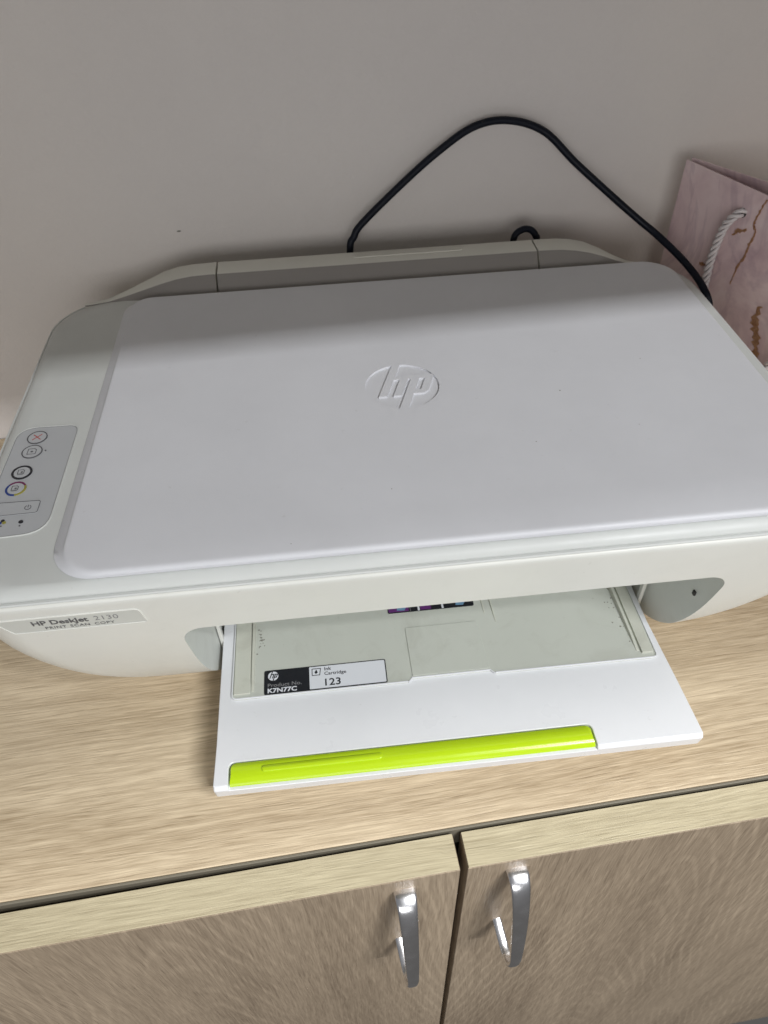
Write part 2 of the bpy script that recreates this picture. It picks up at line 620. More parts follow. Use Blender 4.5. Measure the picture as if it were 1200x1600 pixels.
# ---- lower body: a bowl that narrows towards the table
prof = [  # z, left x, right x, front y, back y, radius
    (0.0020, 0.022, 0.287, 0.0520, 0.225, 0.040),
    (0.0030, 0.010, 0.299, 0.0470, 0.232, 0.048),
    (0.0060, -0.004, 0.312, 0.0420, 0.238, 0.055),
    (0.0120, -0.018, 0.327, 0.0365, 0.246, 0.056),
    (0.0220, -0.030, 0.341, 0.0290, 0.254, 0.052),
    (0.0360, -0.039, 0.353, 0.0205, 0.260, 0.046),
    (0.0520, -0.0455, 0.3625, 0.0130, 0.260, 0.042),
    (0.0700, -0.0490, 0.3690, 0.0070, 0.262, 0.036),
    (0.0900, -0.0510, 0.374, 0.0022, 0.262, 0.030),
    (0.1100, -0.0520, 0.375, -0.0012, 0.262, 0.028),
    (0.1280, -0.0525, 0.3755, -0.0036, 0.262, 0.027),
    (0.1312, -0.0522, 0.3752, -0.0034, 0.262, 0.027),
    (0.1320, -0.0512, 0.3742, -0.0024, 0.262, 0.026),
]


def front_y(z):
    for (a, b) in zip(prof, prof[1:]):
        if a[0] <= z <= b[0]:
            t = (z - a[0]) / (b[0] - a[0])
            return a[3] + t * (b[3] - a[3])
    return prof[-1][3]


fine = []
for a, b_ in zip(catmull([(p[0], p[1], p[2]) for p in prof], 3), catmull([(p[3], p[4], p[5]) for p in prof], 3)):
    fine.append((a[0], a[1], a[2], b_[0], b_[1], b_[2]))
body = obj('body', loft([rrect(x0, x1, y0, y1, (r, r, max(r, 0.042), max(r, 0.040)), z, 20) for z, x0, x1, y0, y1, r in fine]), [M['body'], M['cheek']], pr)


# output opening: tapers from the front face to the tray's width
def slot_ring(y, xl, xr, zt, rt, n=8):
    pts = [Vector((xl, y, -0.01)), Vector((xr, y, -0.01))]
    for cx, s, a0 in ((xr - rt, 1, 0), (xl + rt, -1, 90)):
        for k in range(n + 1):
            a = R(a0 + 90 * k / n)
            pts.append(Vector((cx + rt * math.cos(a), y, zt - rt + rt * math.sin(a))))
    return pts


bm = loft([slot_ring(-0.03, 0.0425, 0.3155, 0.1025, 0.012), slot_ring(0.0, 0.0440, 0.3110, 0.1010, 0.011),
           slot_ring(0.046, 0.0458, 0.3035, 0.0960, 0.009), slot_ring(0.060, 0.0462, 0.3005, 0.090, 0.008),
           slot_ring(0.150, 0.0462, 0.3005, 0.0800, 0.006)])
cutter = obj('cutter', bm, M['cheek'], pr)
cut(body, [cutter])
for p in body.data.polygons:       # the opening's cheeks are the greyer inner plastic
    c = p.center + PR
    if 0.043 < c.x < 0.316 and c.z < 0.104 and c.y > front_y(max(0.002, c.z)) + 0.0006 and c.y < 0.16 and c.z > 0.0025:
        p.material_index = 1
# dark block painted as a slot's inner shade, and latches in the cheeks
obj('hinge_slot_shade', box(0.3074, 0.3092, 0.0152, 0.0172, 0.0668, 0.0696), M['hole'], pr)
obj('hinge_post', box(0.0464, 0.0486, 0.0465, 0.0500, 0.010, 0.050), M['body'], pr, bevel=0.0005)
obj('hinge_post', box(0.2980, 0.3003, 0.0465, 0.0500, 0.010, 0.050), M['body'], pr, bevel=0.0005)

# ---- scanner frame: shallow dish with a rim line, the lid panel sits on it
K = (0.027, 0.027, 0.042, 0.040)
fr = [rrect(-0.0500, 0.3730, -0.0012, 0.2600, K, 0.1305, 12),
      rrect(-0.0505, 0.3735, -0.0018, 0.2604, K, 0.1328, 12),
      rrect(-0.0520, 0.3750, -0.0036, 0.2608, K, 0.1331, 12),
      rrect(-0.0524, 0.3754, -0.0040, 0.2610, K, 0.1337, 12),
      rrect(-0.0520, 0.3750, -0.0036, 0.2608, K, 0.1344, 12),
      rrect(-0.0512, 0.3742, -0.0026, 0.2604, K, 0.1345, 12),
      rrect(-0.0510, 0.3740, -0.0024, 0.2600, K, 0.1340, 12),
      rrect(-0.0504, 0.3734, -0.0018, 0.2598, K, 0.1340, 12),
      rrect(-0.0500, 0.3731, -0.0014, 0.2575, K, 0.1354, 12),
      rrect(-0.0480, 0.3720, 0.0000, 0.2540, K, 0.1370, 12),
      rrect(-0.0450, 0.3706, 0.0016, 0.2510, K, 0.1381, 12),
      rrect(-0.0400, 0.3690, 0.0030, 0.2500, K, 0.1386, 12),
      rrect(-0.0390, 0.3684, 0.0036, 0.2490, K, 0.1386, 12)]
frame = obj('scanner_frame', loft(fr), M['frame'], pr, smooth=50)

# ---- lid panel with the recessed emblem
CR = (0.019, 0.018, 0.020, 0.012)
lid = [rrect(-0.0058, 0.3628, 0.0046, 0.2455, (0.021, 0.018, 0.022, 0.014), 0.1380, 12),
       rrect(-0.0054, 0.3628, 0.0046, 0.2450, (0.021, 0.018, 0.021, 0.013), 0.1392, 12),
       rrect(-0.0050, 0.3634, 0.0026, 0.2448, (0.021, 0.018, 0.021, 0.013), 0.1396, 12),
       rrect(-0.0008, 0.3622, 0.0022, 0.2440, CR, 0.1412, 12),
       rrect(0.0000, 0.3616, 0.0025, 0.2437, CR, 0.1420, 12),
       rrect(0.0005, 0.3611, 0.0031, 0.2433, CR, 0.1426, 12),
       rrect(0.0009, 0.3605, 0.0039, 0.2428, CR, 0.1429, 12),
       rrect(0.0014, 0.3600, 0.0047, 0.2423, CR, 0.1430, 12),
       rrect(0.0022, 0.3593, 0.0055, 0.2416, CR, 0.1430, 12)]
panel = obj('scanner_lid', loft(lid), M['panel'], pr, smooth=50)
LOGO_RAW = dict(
    hl=[(-.335, .92), (-.665, -.49), (-.5, -.47), (-.31, .28), (-.16, .30), (-.32, -.43), (-.137, -.41), (.02, .42), (-.28, .44), (-.15, .96)],
)


def logo_polys(k=0.35):
    """emblem pieces in unit-circle coordinates: left piece, right piece, the counter of the second letter"""
    def P(u, v):
        return (u + k * v, v)

    def on_circle(u, top):                      # where the slanted line x = u + k v meets the circle
        a, b, c = 1 + k * k, 2 * u * k, u * u - 1
        s = math.sqrt(b * b - 4 * a * c)
        v = (-b + (s if top else -s)) / (2 * a)
        return P(u, v)
    u_h0, u_h1 = -0.52, -0.30        # first letter's stem
    u_h2, u_h3 = -0.13, 0.09         # its right leg
    u_p0, u_p1 = 0.17, 0.40          # second letter's stem
    u_p2, u_p3 = 0.56, 0.78
    vb, vt, vi = -0.42, 0.46, 0.30   # baseline, x-height, counter height
    a = on_circle(u_h0, True)
    b = on_circle(u_p0, False)
    a2 = on_circle(u_h1, True)
    b2 = on_circle(u_p1, False)

    def arc(p, q, ccw, n=26):
        t0, t1 = math.atan2(p[1], p[0]), math.atan2(q[1], q[0])
        if ccw and t1 < t0:
            t1 += 2 * math.pi
        if not ccw and t1 > t0:
            t1 -= 2 * math.pi
        return [(math.cos(t0 + (t1 - t0) * i / n), math.sin(t0 + (t1 - t0) * i / n)) for i in range(n + 1)]
    left = arc(a, b, True) + [P(u_p0, vt - 0.02), P(u_h3 + 0.05, vt - 0.02)]
    left = arc(a, b, True) + [P(u_p0, vt - 0.30), P(u_p0, vt + 0.005)]
    # left piece: arc down to the second stem, up its left side, over the first letter's right leg
    left = arc(a, b, True) + [P(u_p0, 0.30), P(u_h3, 0.30), P(u_h3, vb), P(u_h2, vb), P(u_h2, vi), P(u_h1, vi), P(u_h1, vb), P(u_h0, vb)]
    rightp = arc(b2, a2, True) + [P(u_h1, vt), P(u_h3, vt), P(u_p0, vt), P(u_p3 - 0.06, vt), P(u_p3, vt - 0.08), P(u_p3, vb + 0.16), P(u_p3 - 0.10, vb + 0.04), P(u_p1, vb + 0.04)]
    counter = [P(u_p1, vb + 0.20), P(u_p2, vb + 0.20), P(u_p2, vi), P(u_p1, vi)]
    return left, rightp, counter


LX, LY, LR = 0.1638, 0.1205, 0.0206
cutters = []
for poly in logo_polys():
    bm = prism([(LX + LR * x, LY + LR * y) for x, y in poly], 0.14190, 0.15)
    cutters.append(obj('cutter', bm, M['panel'], pr))
cut(panel, cutters)

# ---- rear paper feed cover (hump behind the lid)
xs2 = [-0.021, -0.016, -0.009, 0.000, 0.008, 0.018, 0.028, 0.038, 0.050, 0.054]
xs = [-0.034, -0.027, -0.018, -0.006, 0.006, 0.018, 0.028, 0.038, 0.050, 0.054]
hs = [0.0, 0.03, 0.10, 0.30, 0.52, 0.74, 0.89, 0.975, 1.0, 1.0]


def hump_rows(xlist, hlist, mirror=False):
    rows = []
    for x, h in zip(xlist, hlist):
        xx = 0.3290 - x if mirror else x
        zb = 0.1335
        y_in = 0.2455 + 0.002 * (1 - h)
        y_ft = y_in + 0.0015 + 0.0095 * h       # top of the slope
        zt = 0.1372 + 0.0118 * h
        y_bk = 0.2520 + 0.0225 * min(1, h * 1.25)
        rows.append([Vector((xx, y_in, zb)), Vector((xx, y_in, 0.1368)), Vector((xx, y_ft - 0.0006, zt - 0.0006)), Vector((xx, y_ft + 0.0002, zt)),
                     Vector((xx, y_bk - 0.001, zt + 0.0004)), Vector((xx, y_bk, zt - 0.0008)), Vector((xx, y_bk - 0.002, 0.060))])
    return rows


def hump_mesh(rows):
    return loft(rows)


for mir in (False, True):
    o = obj('feed_shoulder', hump_mesh(hump_rows(xs2 if mir else xs, hs, mir)), [M['feed'], M['feedshade']], pr, smooth=40)
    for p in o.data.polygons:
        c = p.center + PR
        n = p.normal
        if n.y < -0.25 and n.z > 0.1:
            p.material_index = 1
o = obj('feed_cover', hump_mesh(hump_rows([0.0552, 0.10, 0.16, 0.22, 0.2738], [1] * 5)), [M['feed'], M['feedshade']], pr, smooth=40)
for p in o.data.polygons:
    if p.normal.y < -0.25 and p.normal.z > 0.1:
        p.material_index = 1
obj('finger_groove', loft([rrect(0.148, 0.224, 0.2655, 0.2705, 0.002, z, 4) for z in (0.1490, 0.14975)]), M['feed'], o, bevel=0.0003)

# ---- control panel on the left strip of the frame
ZC = 0.1386
cp_poly = [(-0.0440, 0.040), (-0.0400, 0.0352), (-0.0300, 0.0345)]
cp_poly = []


def rpoly(corners, n=6):
    """polygon with rounded corners: (x, y, r)"""
    out = []
    L = len(corners)
    for i, (x, y, r) in enumerate(corners):
        p = Vector((x, y))
        a = (Vector(corners[i - 1][:2]) - p).normalized()
        b = (Vector(corners[(i + 1) % L][:2]) - p).normalized()
        if r <= 0:
            out.append((x, y))
            continue
        ang = a.angle(b)
        d = r / math.tan(ang / 2)
        p0, p1 = p + a * d, p + b * d
        for k in range(n + 1):
            t = k / n
            q = p0 * (1 - t) ** 2 + p * 2 * t * (1 - t) + p1 * t ** 2
            out.append((q.x, q.y))
    return out


cp_c = [(-0.0435, 0.0335, 0.004), (-0.0118, 0.0350, 0.012), (-0.0118, 0.1145, 0.0060), (-0.0430, 0.1155, 0.010)]
cp = rpoly(cp_c)
ctrl = obj('control_panel', prism(cp, ZC - 0.001, ZC + 0.0003), M['control'], pr, bevel=0.0002)


def inset_ring(poly, w, z0, z1):
    cx = sum(p[0] for p in poly) / len(poly)
    cy = sum(p[1] for p in poly) / len(poly)
    b = bmesh.new()
    rings = []
    L = len(poly)
    for i, p in enumerate(poly):
        a = Vector(poly[i - 1])
        c = Vector(poly[(i + 1) % L])
        d = (c - a).normalized()
        nrm = Vector((-d.y, d.x))
        if nrm.dot(Vector((cx, cy)) - Vector(p)) < 0:
            nrm = -nrm
        q = Vector(p) + nrm * w
        rings.append([b.verts.new((p[0], p[1], z0)), b.verts.new((p[0], p[1], z1)), b.verts.new((q.x, q.y, z1)), b.verts.new((q.x, q.y, z0))])
    for i in range(L):
        A, B = rings[i], rings[(i + 1) % L]
        for k in range(4):
            j = (k + 1) % 4
            b.faces.new((A[k], A[j], B[j], B[k]))
    return b


outer = rpoly([(x + (0.0006 if x > -0.03 else -0.0006), y + (0.0006 if y > 0.08 else -0.0006), r + 0.0006) for x, y, r in cp_c])
obj('panel_bezel', inset_ring(outer, 0.00045, ZC - 0.0004, ZC + 0.00055), M['frame'], ctrl, bevel=0.0001)
obj('panel_bezel', inset_ring(cp, 0.00022, ZC + 0.0003, ZC + 0.00036), M['inklight'], ctrl)
z0, z1 = ZC + 0.0003, ZC + 0.00075
zi = z1 + 0.00006


def button(cx, cy, r=0.0050):
    return obj('button', disc(cx, cy, r, z0 - 0.0002, z1), M['control'], ctrl, bevel=0.0002)


def doc(cx, cy, s, bm=None):
    return stroke([(cx - s, cy - s), (cx + s, cy - s), (cx + s, cy + 0.5 * s), (cx + 0.5 * s, cy + s), (cx - s, cy + s), (cx - s, cy - s)], 0.00035, z1, zi, bm)


for cy in (0.1062, 0.0945):
    button(-0.0318, cy, 0.0047)
    obj('button_ring', annulus(-0.0318, cy, 0.0047, 0.0052, z0, z1), M['ink'], ctrl)
s = 0.0020
bm = stroke([(-0.0318 - s, 0.1062 - s), (-0.0318 + s, 0.1062 + s)], 0.0005, z1, zi)
stroke([(-0.0318 - s, 0.1062 + s), (-0.0318 + s, 0.1062 - s)], 0.0005, z1, zi + 0.00002, bm)
obj('button_symbol', bm, M['red'], ctrl)
bm = doc(-0.0318, 0.0945, 0.0021)
disc(-0.0318, 0.0943, 0.0007, z1, zi, 12, bm)
obj('button_symbol', bm, M['ink'], ctrl)
obj('status_light', disc(-0.0250, 0.0946, 0.0004, z0, z1, 10), M['ink'], ctrl)
for cy, kind in ((0.0785, 0), (0.0665, 1)):
    button(-0.0330, cy, 0.0040)
    bm = doc(-0.0334, cy + 0.0003, 0.0015)
    stroke([(-0.0346, cy - 0.0018), (-0.0322, cy - 0.0018)], 0.0003, z1, zi, bm)
    disc(-0.0330, cy, 0.0006, z1, zi, 10, bm)
    obj('button_symbol', bm, M['ink'], ctrl)
    if kind == 0:
        obj('button_ring', annulus(-0.0330, cy, 0.0041, 0.0051, z0, z1), M['black'], ctrl)
    else:
        for a0, a1, mm in ((140, 275, 'blue'), (25, 140, 'magenta'), (-85, 25, 'yellow')):
            obj('button_ring', annulus(-0.0330, cy, 0.0041, 0.0050, z0, z1, a0, a1, 18), M[mm], ctrl)
pw = rpoly([(-0.0415, 0.0475, 0.0015), (-0.0185, 0.0480, 0.0015), (-0.0185, 0.0565, 0.0015), (-0.0415, 0.0570, 0.003)])
obj('power_button', prism(pw, z0, z1 - 0.0001), M['control'], ctrl, bevel=0.0002)
obj('button_ring', inset_ring(pw, 0.0003, z1 - 0.0001, z1), M['ink'], ctrl)
bm = annulus(-0.0237, 0.0520, 0.0013, 0.0016, z1 - 0.0001, zi, 120, 420, 24)
stroke([(-0.0237, 0.0521), (-0.0237, 0.0536)], 0.0003, z1 - 0.0001, zi, bm)
obj('button_symbol', bm, M['ink'], ctrl)
obj('ink_light', disc(-0.0248, 0.0428, 0.0011, z0, z1 - 0.0002, 16), M['black'], ctrl)
for dx, dy, mm in ((0, 0.0008, 'black'), (-0.0011, -0.0006, 'blue'), (0.0009, -0.0005, 'yellow')):
    obj('ink_light', disc(-0.0335 + dx, 0.0437 + dy, 0.0009, z0, z1 - 0.0002, 14), M[mm], ctrl)
for x, y in ((-0.0248, 0.0402), (-0.0335, 0.0410)):
    obj('status_light', disc(x, y, 0.0004, z0, z1 - 0.0002, 10), M['ink'], ctrl)

# ---- nameplate on the front, left of the opening
ZN = 0.1175
slope = math.atan2(front_y(0.110) - front_y(0.128), 0.018)
# local frame: x along the front, y up the face, z out of the face
FM = Matrix.Translation((0.0025, front_y(ZN), ZN)) @ Matrix.Rotation(R(90) + slope, 4, 'X')
np_c = [(-0.0285, -0.0052, 0.0012), (0.0300, -0.0052, 0.0012), (0.0285, 0.0060, 0.003), (-0.0345, 0.0060, 0.0012)]
plate = obj('nameplate', xf(prism(rpoly(np_c), -0.0006, 0.0003), FM), M['plate'], pr, bevel=0.0001)
obj('plate_rim', xf(inset_ring(rpoly([(x * 1.012, y * 1.06, r) for x, y, r in np_c]), 0.0005, -0.0004, 0.00055), FM), M['body'], plate, bevel=0.0001)
zt = 0.00036


def fronttext(s, size, x, y, mat, bold=0.0, sx=1.0, sp=1.0):
    bm = text_bm(s, size, bold, spacing=sp, depth=0.00004)
    place(bm, x, y, zt + 0.00004, sx, 1)
    return obj('lettering', xf(bm, FM), mat, plate, smooth=0)


fronttext('HP DeskJet', 0.0050, -0.0190, 0.0003, M['ink'], 0.00012, 1.05)
fronttext('2130', 0.0050, 0.0082, 0.0003, M['inklight'], -0.00005, 1.05, 1.05)
fronttext('PRINT', 0.0029, -0.0145, -0.0035, M['ink'], 0, 1.1, 1.1)
fronttext('SCAN', 0.0029, -0.0035, -0.0035, M['ink'], 0, 1.1, 1.1)
fronttext('COPY', 0.0029, 0.0072, -0.0035, M['ink'], 0, 1.1, 1.1)

# ---- output tray
TZ0, TZ1 = 0.0150, 0.0255
TX0, TX1, TY0, TY1 = 0.0478, 0.2985, -0.0436, 0.130
tp = rpoly([(TX0, TY0, 0.0012), (TX1 + 0.0025, TY0, 0.0012), (TX1 + 0.0012, -0.010, 0.004), (TX1 - 0.001, 0.030, 0.0), (TX1 - 0.001, TY1, 0.0), (TX0 + 0.0005, TY1, 0.0), (TX0 + 0.0005, -0.02, 0.0)])
bm = bmesh.new()
lo = [Vector((x, y + (0.0012 if y < -0.03 else 0), TZ0)) for x, y in tp]
mid = [Vector((x, y, TZ1 - 0.0022)) for x, y in tp]
hi = [Vector((x, y + (0.0016 if y < -0.03 else 0), TZ1)) for x, y in tp]
tray = obj('output_tray', loft([lo, mid, hi]), M['tray'], pr)
GX0, GX1, GY1 = 0.0560, 0.2440, -0.0305
notch = rpoly([(GX0 - 0.0008, -0.06, 0), (GX1 + 0.0008, -0.06, 0), (GX1 + 0.0008, GY1 + 0.0006, 0.0035), (GX0 - 0.0008, GY1 + 0.0006, 0.0035)])
c = obj('cutter', prism(notch, 0.0225, 0.04), M['tray'], pr)
cut(tray, [c])
md = tray.modifiers.new('bevel', 'BEVEL')
md.width = 0.0005
md.segments = 2
md.limit_method = 'ANGLE'
md.angle_limit = R(40)
# bed with a stepped front edge
BZ = TZ1 + 0.0009
bed_poly = rpoly([(0.0550, 0.0058, 0.003), (0.1525, 0.0058, 0.0005), (0.1545, 0.0078, 0.0005), (0.1995, 0.0078, 0.0005), (0.2015, 0.0058, 0.0005), (0.2945, 0.0052, 0.003), (0.2935, 0.128, 0), (0.0555, 0.128, 0)])
bed = obj('tray_bed', prism(bed_poly, TZ1 - 0.0005, BZ), M['bed'], tray, bevel=0.0004)
obj('bed_rim', inset_ring(bed_poly, 0.0006, BZ - 0.0003, BZ + 0.0005), M['tray'], tray, bevel=0.0002)
obj('bed_pocket', prism(rpoly([(0.1552, 0.0090, 0.0008), (0.1990, 0.0090, 0.0008), (0.1975, 0.0420, 0.001), (0.1550, 0.0420, 0.001)]), BZ - 0.0002, BZ + 0.0005), M['bed'], tray, bevel=0.0003)


def rail(x0, x1, w, yf, h):
    b = bmesh.new()
    rings = []
    for (y, hh) in ((yf, 0.0002), (yf + 0.010, 0.5 * h), (yf + 0.05, h), (0.126, h)):
        t = (y - yf) / 0.1
        xx = x0 + (x1 - x0) * t
        rings.append([Vector((xx - w / 2, y, BZ - 0.0003)), Vector((xx + w / 2, y, BZ - 0.0003)), Vector((xx + w * 0.3, y, BZ + hh)), Vector((xx - w * 0.3, y, BZ + hh))])
    return loft(rings, bm=b)


obj('paper_rail', rail(0.0665, 0.0665, 0.0022, 0.0095, 0.0022), M['rail'], tray, bevel=0.0002)
obj('paper_rail', rail(0.2845, 0.2825, 0.0026, 0.0105, 0.0030), M['rail'], tray, bevel=0.0002)
obj('tray_ledge', box(0.0562, 0.0652, 0.0085, 0.126, BZ - 0.0002, BZ + 0.0009), M['rail'], tray, bevel=0.0003)
obj('tray_ledge', box(0.2862, 0.2925, 0.0085, 0.126, BZ - 0.0002, BZ + 0.0012), M['rail'], tray, bevel=0.0003)
obj('guide_rib', rail(0.2035, 0.2030, 0.0010, 0.0470, 0.0016), M['rail'], tray)
obj('guide_rib', rail(0.2090, 0.2060, 0.0010, 0.0400, 0.0016), M['rail'], tray)


def smear(cx, cy, r, n, w, h):
    """grime specks stuck on the bed"""
    b = bmesh.new()
    for _ in range(n):
        x, y = random.gauss(cx, w), random.gauss(cy, h)
        rr = r * random.uniform(0.3, 1.0)
        k = random.randint(5, 8)
        prism([(x + rr * random.uniform(0.6, 1.3) * math.cos(2 * math.pi * i / k), y + rr * random.uniform(0.6, 1.3) * math.sin(2 * math.pi * i / k)) for i in range(k)], BZ - 0.0002, BZ + 0.00006 + random.uniform(0, 0.00003), b)
    return b


o = obj('grime', smear(0.2790, 0.040, 0.0006, 14, 0.0020, 0.012), M['smudge'], tray, smooth=0)
o['kind'] = 'stuff'
o = obj('grime', smear(0.0705, 0.045, 0.0009, 18, 0.0018, 0.005), M['smudge'], tray, smooth=0)
o['kind'] = 'stuff'

bm = bmesh.new()
for x, y in ((0.1489, 0.0384), (0.3015, 0.1282), (0.1012, 0.0091), (0.2247, 0.0635), (0.2482, 0.1043), (0.280, 0.070)):
    k = random.randint(5, 8)
    r_ = random.uniform(0.00025, 0.0005)
    prism([(x + r_ * random.uniform(0.5, 1.4) * math.cos(2 * math.pi * i / k), y + r_ * random.uniform(0.4, 1.0) * math.sin(2 * math.pi * i / k)) for i in range(k)], 0.1429, 0.14306, bm)
o = obj('grime', bm, M['smudge'], panel, smooth=0)
o['kind'] = 'stuff'

# ---- lime tray extender set into the notch
GZ = TZ1 + 0.0002
ext = rpoly([(GX0, -0.0424, 0.0008), (GX1, -0.0424, 0.0008), (GX1, GY1, 0.0030), (GX0, GY1, 0.0030)])


def ext_ring(z, fy, ins):
    return [Vector((x + (ins if x < 0.15 else -ins), max(y, fy) - (ins if y > -0.033 else 0), z)) for x, y in ext]


grip = obj('tray_extender', loft([ext_ring(0.0227, -0.0412, 0), ext_ring(0.0231, -0.0418, 0), ext_ring(0.0243, -0.0412, 0), ext_ring(0.0252, -0.0398, 0.0001), ext_ring(GZ + 0.0005, -0.0384, 0.0006)]), M['green'], pr, smooth=60, label='lime green pull-out tray extender')
obj('grip_bar', loft([[Vector((x, y, z)) for x, y in rpoly([(0.0725, -0.0372 + i, 0.0012), (0.1335, -0.0372 + i, 0.0012), (0.1335, -0.0338 - i, 0.0012), (0.0725, -0.0338 - i, 0.0012)])] for z, i in ((GZ - 0.0005, 0), (GZ + 0.0010, 0), (GZ + 0.0014, 0.0005))]), M['green'], grip, smooth=60)

# ---- ink label on the tray bed
SX0, SX1, SY0, SY1 = 0.0728, 0.1412, 0.0068, 0.0222
SZ = BZ + 0.0002
lab = obj('ink_label', prism(rpoly([(SX0, SY0, 0.0012), (SX1, SY0, 0.0012), (SX1, SY1, 0.0012), (SX0, SY1, 0.0012)]), BZ - 0.0001, SZ), M['black'], pr, label='black and white ink cartridge label')
obj('label_field', prism(rpoly([(SX0 + 0.0252, SY0 + 0.0006, 0.0002), (SX1 - 0.0006, SY0 + 0.0006, 0.0008), (SX1 - 0.0006, SY1 - 0.0006, 0.0008), (SX0 + 0.0252, SY1 - 0.0006, 0.0002)]), SZ - 0.0001, SZ + 0.00006), M['white'], lab)


def lab_text(s, size, x, y, mat, bold=0.0, sx=1.0, z=SZ):
    bm = text_bm(s, size, bold, depth=0.00003)
    place(bm, x, y, z + 0.00005, sx, 1)
    return obj('lettering', bm, mat, lab, smooth=0)


lab_text('Product No.', 0.0032, SX0 + 0.0018, SY0 + 0.0046, M['inklight'], 0.00002, 1.18)
lab_text('K7N77C', 0.0038, SX0 + 0.0018, SY0 + 0.0010, M['white'], 0.00012, 1.18)
bm = disc(SX0 + 0.0050, SY0 + 0.0115, 0.0029, SZ, SZ + 0.00006)
obj('emblem', bm, M['white'], lab)
bm = bmesh.new()
eL, eR_, eC = logo_polys()
k = 0.35
ex, ey, er = SX0 + 0.0050, SY0 + 0.0115, 0.0029
for pts in ([(-.52, .90), (-.52, -.42)], [(-.52, .36), (-.02, .36), (-.02, -.42)], [(.28, .36), (.28, -.92)], [(.28, .36), (.66, .36), (.66, -.30), (.28, -.30)]):
    stroke([(ex + er * (u + 0.05 + k * v), ey + er * v) for u, v in pts], 0.00055, SZ + 0.00005, SZ + 0.0001, bm)
obj('emblem', bm, M['black'], lab)
zf = SZ + 0.00006
lab_text('Ink', 0.0029, SX0 + 0.0335, SY0 + 0.0118, M['black'], 0.00003, 1.1, zf)
lab_text('Cartridge', 0.0029, SX0 + 0.0335, SY0 + 0.0088, M['black'], 0.00003, 1.1, zf)
lab_text('123', 0.0062, SX0 + 0.0325, SY0 + 0.0020, M['black'], 0.00008, 1.12, zf)
ix, iy = SX0 + 0.0268, SY0 + 0.0092
bm = stroke([(ix, iy), (ix + 0.0042, iy), (ix + 0.0048, iy + 0.0042), (ix, iy + 0.0042), (ix, iy)], 0.0004, zf, zf + 0.00006)
prism([(ix + 0.0021, iy + 0.0008), (ix + 0.0031, iy + 0.0017), (ix + 0.0024, iy + 0.0036), (ix + 0.0013, iy + 0.0018)], zf, zf + 0.00008, bm)
obj('cartridge_symbol', bm, M['black'], lab)

# ---- second label, half hidden under the opening
lab2 = obj('instruction_label', prism(rpoly([(0.1462, 0.0535, 0.0012), (0.1985, 0.0535, 0.0012), (0.1985, 0.080, 0.001), (0.1462, 0.080, 0.001)]), BZ - 0.0001, SZ), M['black'], pr, label='dark purple instruction label on the tray bed')
for x0, x1, mm in ((0.1468, 0.1590, 'purple'), (0.1660, 0.1725, 'purple')):
    obj('label_field', box(x0, x1, 0.0542, 0.079, SZ - 0.00005, SZ + 0.00005), M[mm], lab2)
for x in (0.1650, 0.1795):
    obj('label_line', box(x - 0.0006, x + 0.0006, 0.0538, 0.079, SZ - 0.00005, SZ + 0.00007), M['white'], lab2)
obj('label_line', box(0.1598, 0.1601, 0.0538, 0.079, SZ - 0.00005, SZ + 0.00007), M['inklight'], lab2)
for cx in (0.1548, 0.1905):
    bm = prism([(cx - 0.003, 0.0552), (cx + 0.0015, 0.0548), (cx + 0.0034, 0.0580), (cx + 0.0010, 0.0640), (cx - 0.0020, 0.0610)], SZ, SZ + 0.00009)
    obj('label_picture', bm, M['paleblue'], lab2)

# ------------------------------------------------------------------ cables
pts = [(0.1475, 0.284, 0.050), (0.1465, 0.285, 0.100), (0.1467, 0.288, 0.1439), (0.1501, 0.290, 0.1531), (0.1561, 0.292, 0.161), (0.1819, 0.298, 0.1812), (0.209, 0.3025, 0.2009),
       (0.235, 0.306, 0.2153), (0.2589, 0.307, 0.2176), (0.2839, 0.306, 0.2095), (0.3073, 0.300, 0.1897), (0.3357, 0.290, 0.1677),
       (0.3545, 0.282, 0.1538), (0.3668, 0.272, 0.1456), (0.3804, 0.252, 0.1350), (0.3874, 0.232, 0.1264), (0.3915, 0.222, 0.1140), (0.3900, 0.216, 0.090), (0.3850, 0.215, 0.045), (0.3830, 0.225, 0.010), (0.375, 0.245, 0.0036), (0.350, 0.275, 0.0036), (0.30, 0.285, 0.0036)]
cab_o = obj('power_cable', tube(catmull(pts, 10), 0.0025, 12), M['cable'], smooth=60)
cab_o['label'] = 'black power cable arching up the wall behind the printer'
cab_o['category'] = 'cable'
pts = [(0.2640, 0.287, 0.060), (0.2645, 0.2875, 0.120), (0.2652, 0.288, 0.1420), (0.2668, 0.289, 0.1471), (0.2701, 0.290, 0.1491), (0.2745, 0.291, 0.1497), (0.2789, 0.291, 0.1481), (0.2819, 0.290, 0.1445),
       (0.2830, 0.289, 0.1390), (0.2835, 0.288, 0.100), (0.2835, 0.288, 0.050)]
cab2 = obj('data_cable', tube(catmull(pts, 8), 0.0024, 12), M['cable'], smooth=60)
cab2['label'] = 'small black cable loop peeking over the paper feed cover'
cab2['category'] = 'cable'

# ------------------------------------------------------------------ gift bag on the right
A = Vector((0.386, 0.2970, 0))
d = Vector((0.025, -0.069, 0)).normalized()          # along the front panel
nrm = Vector((d.y, -d.x, 0))                          # out of the front panel, towards the printer
if nrm.x > 0:
    nrm = -nrm
W_, H_, TH = 0.175, 0.1885, 0.0007
bag = root('gift_bag', A + d * W_ / 2 - nrm * 0.03, 'pink marbled paper gift bag with gold veins and white rope handle', 'bag')


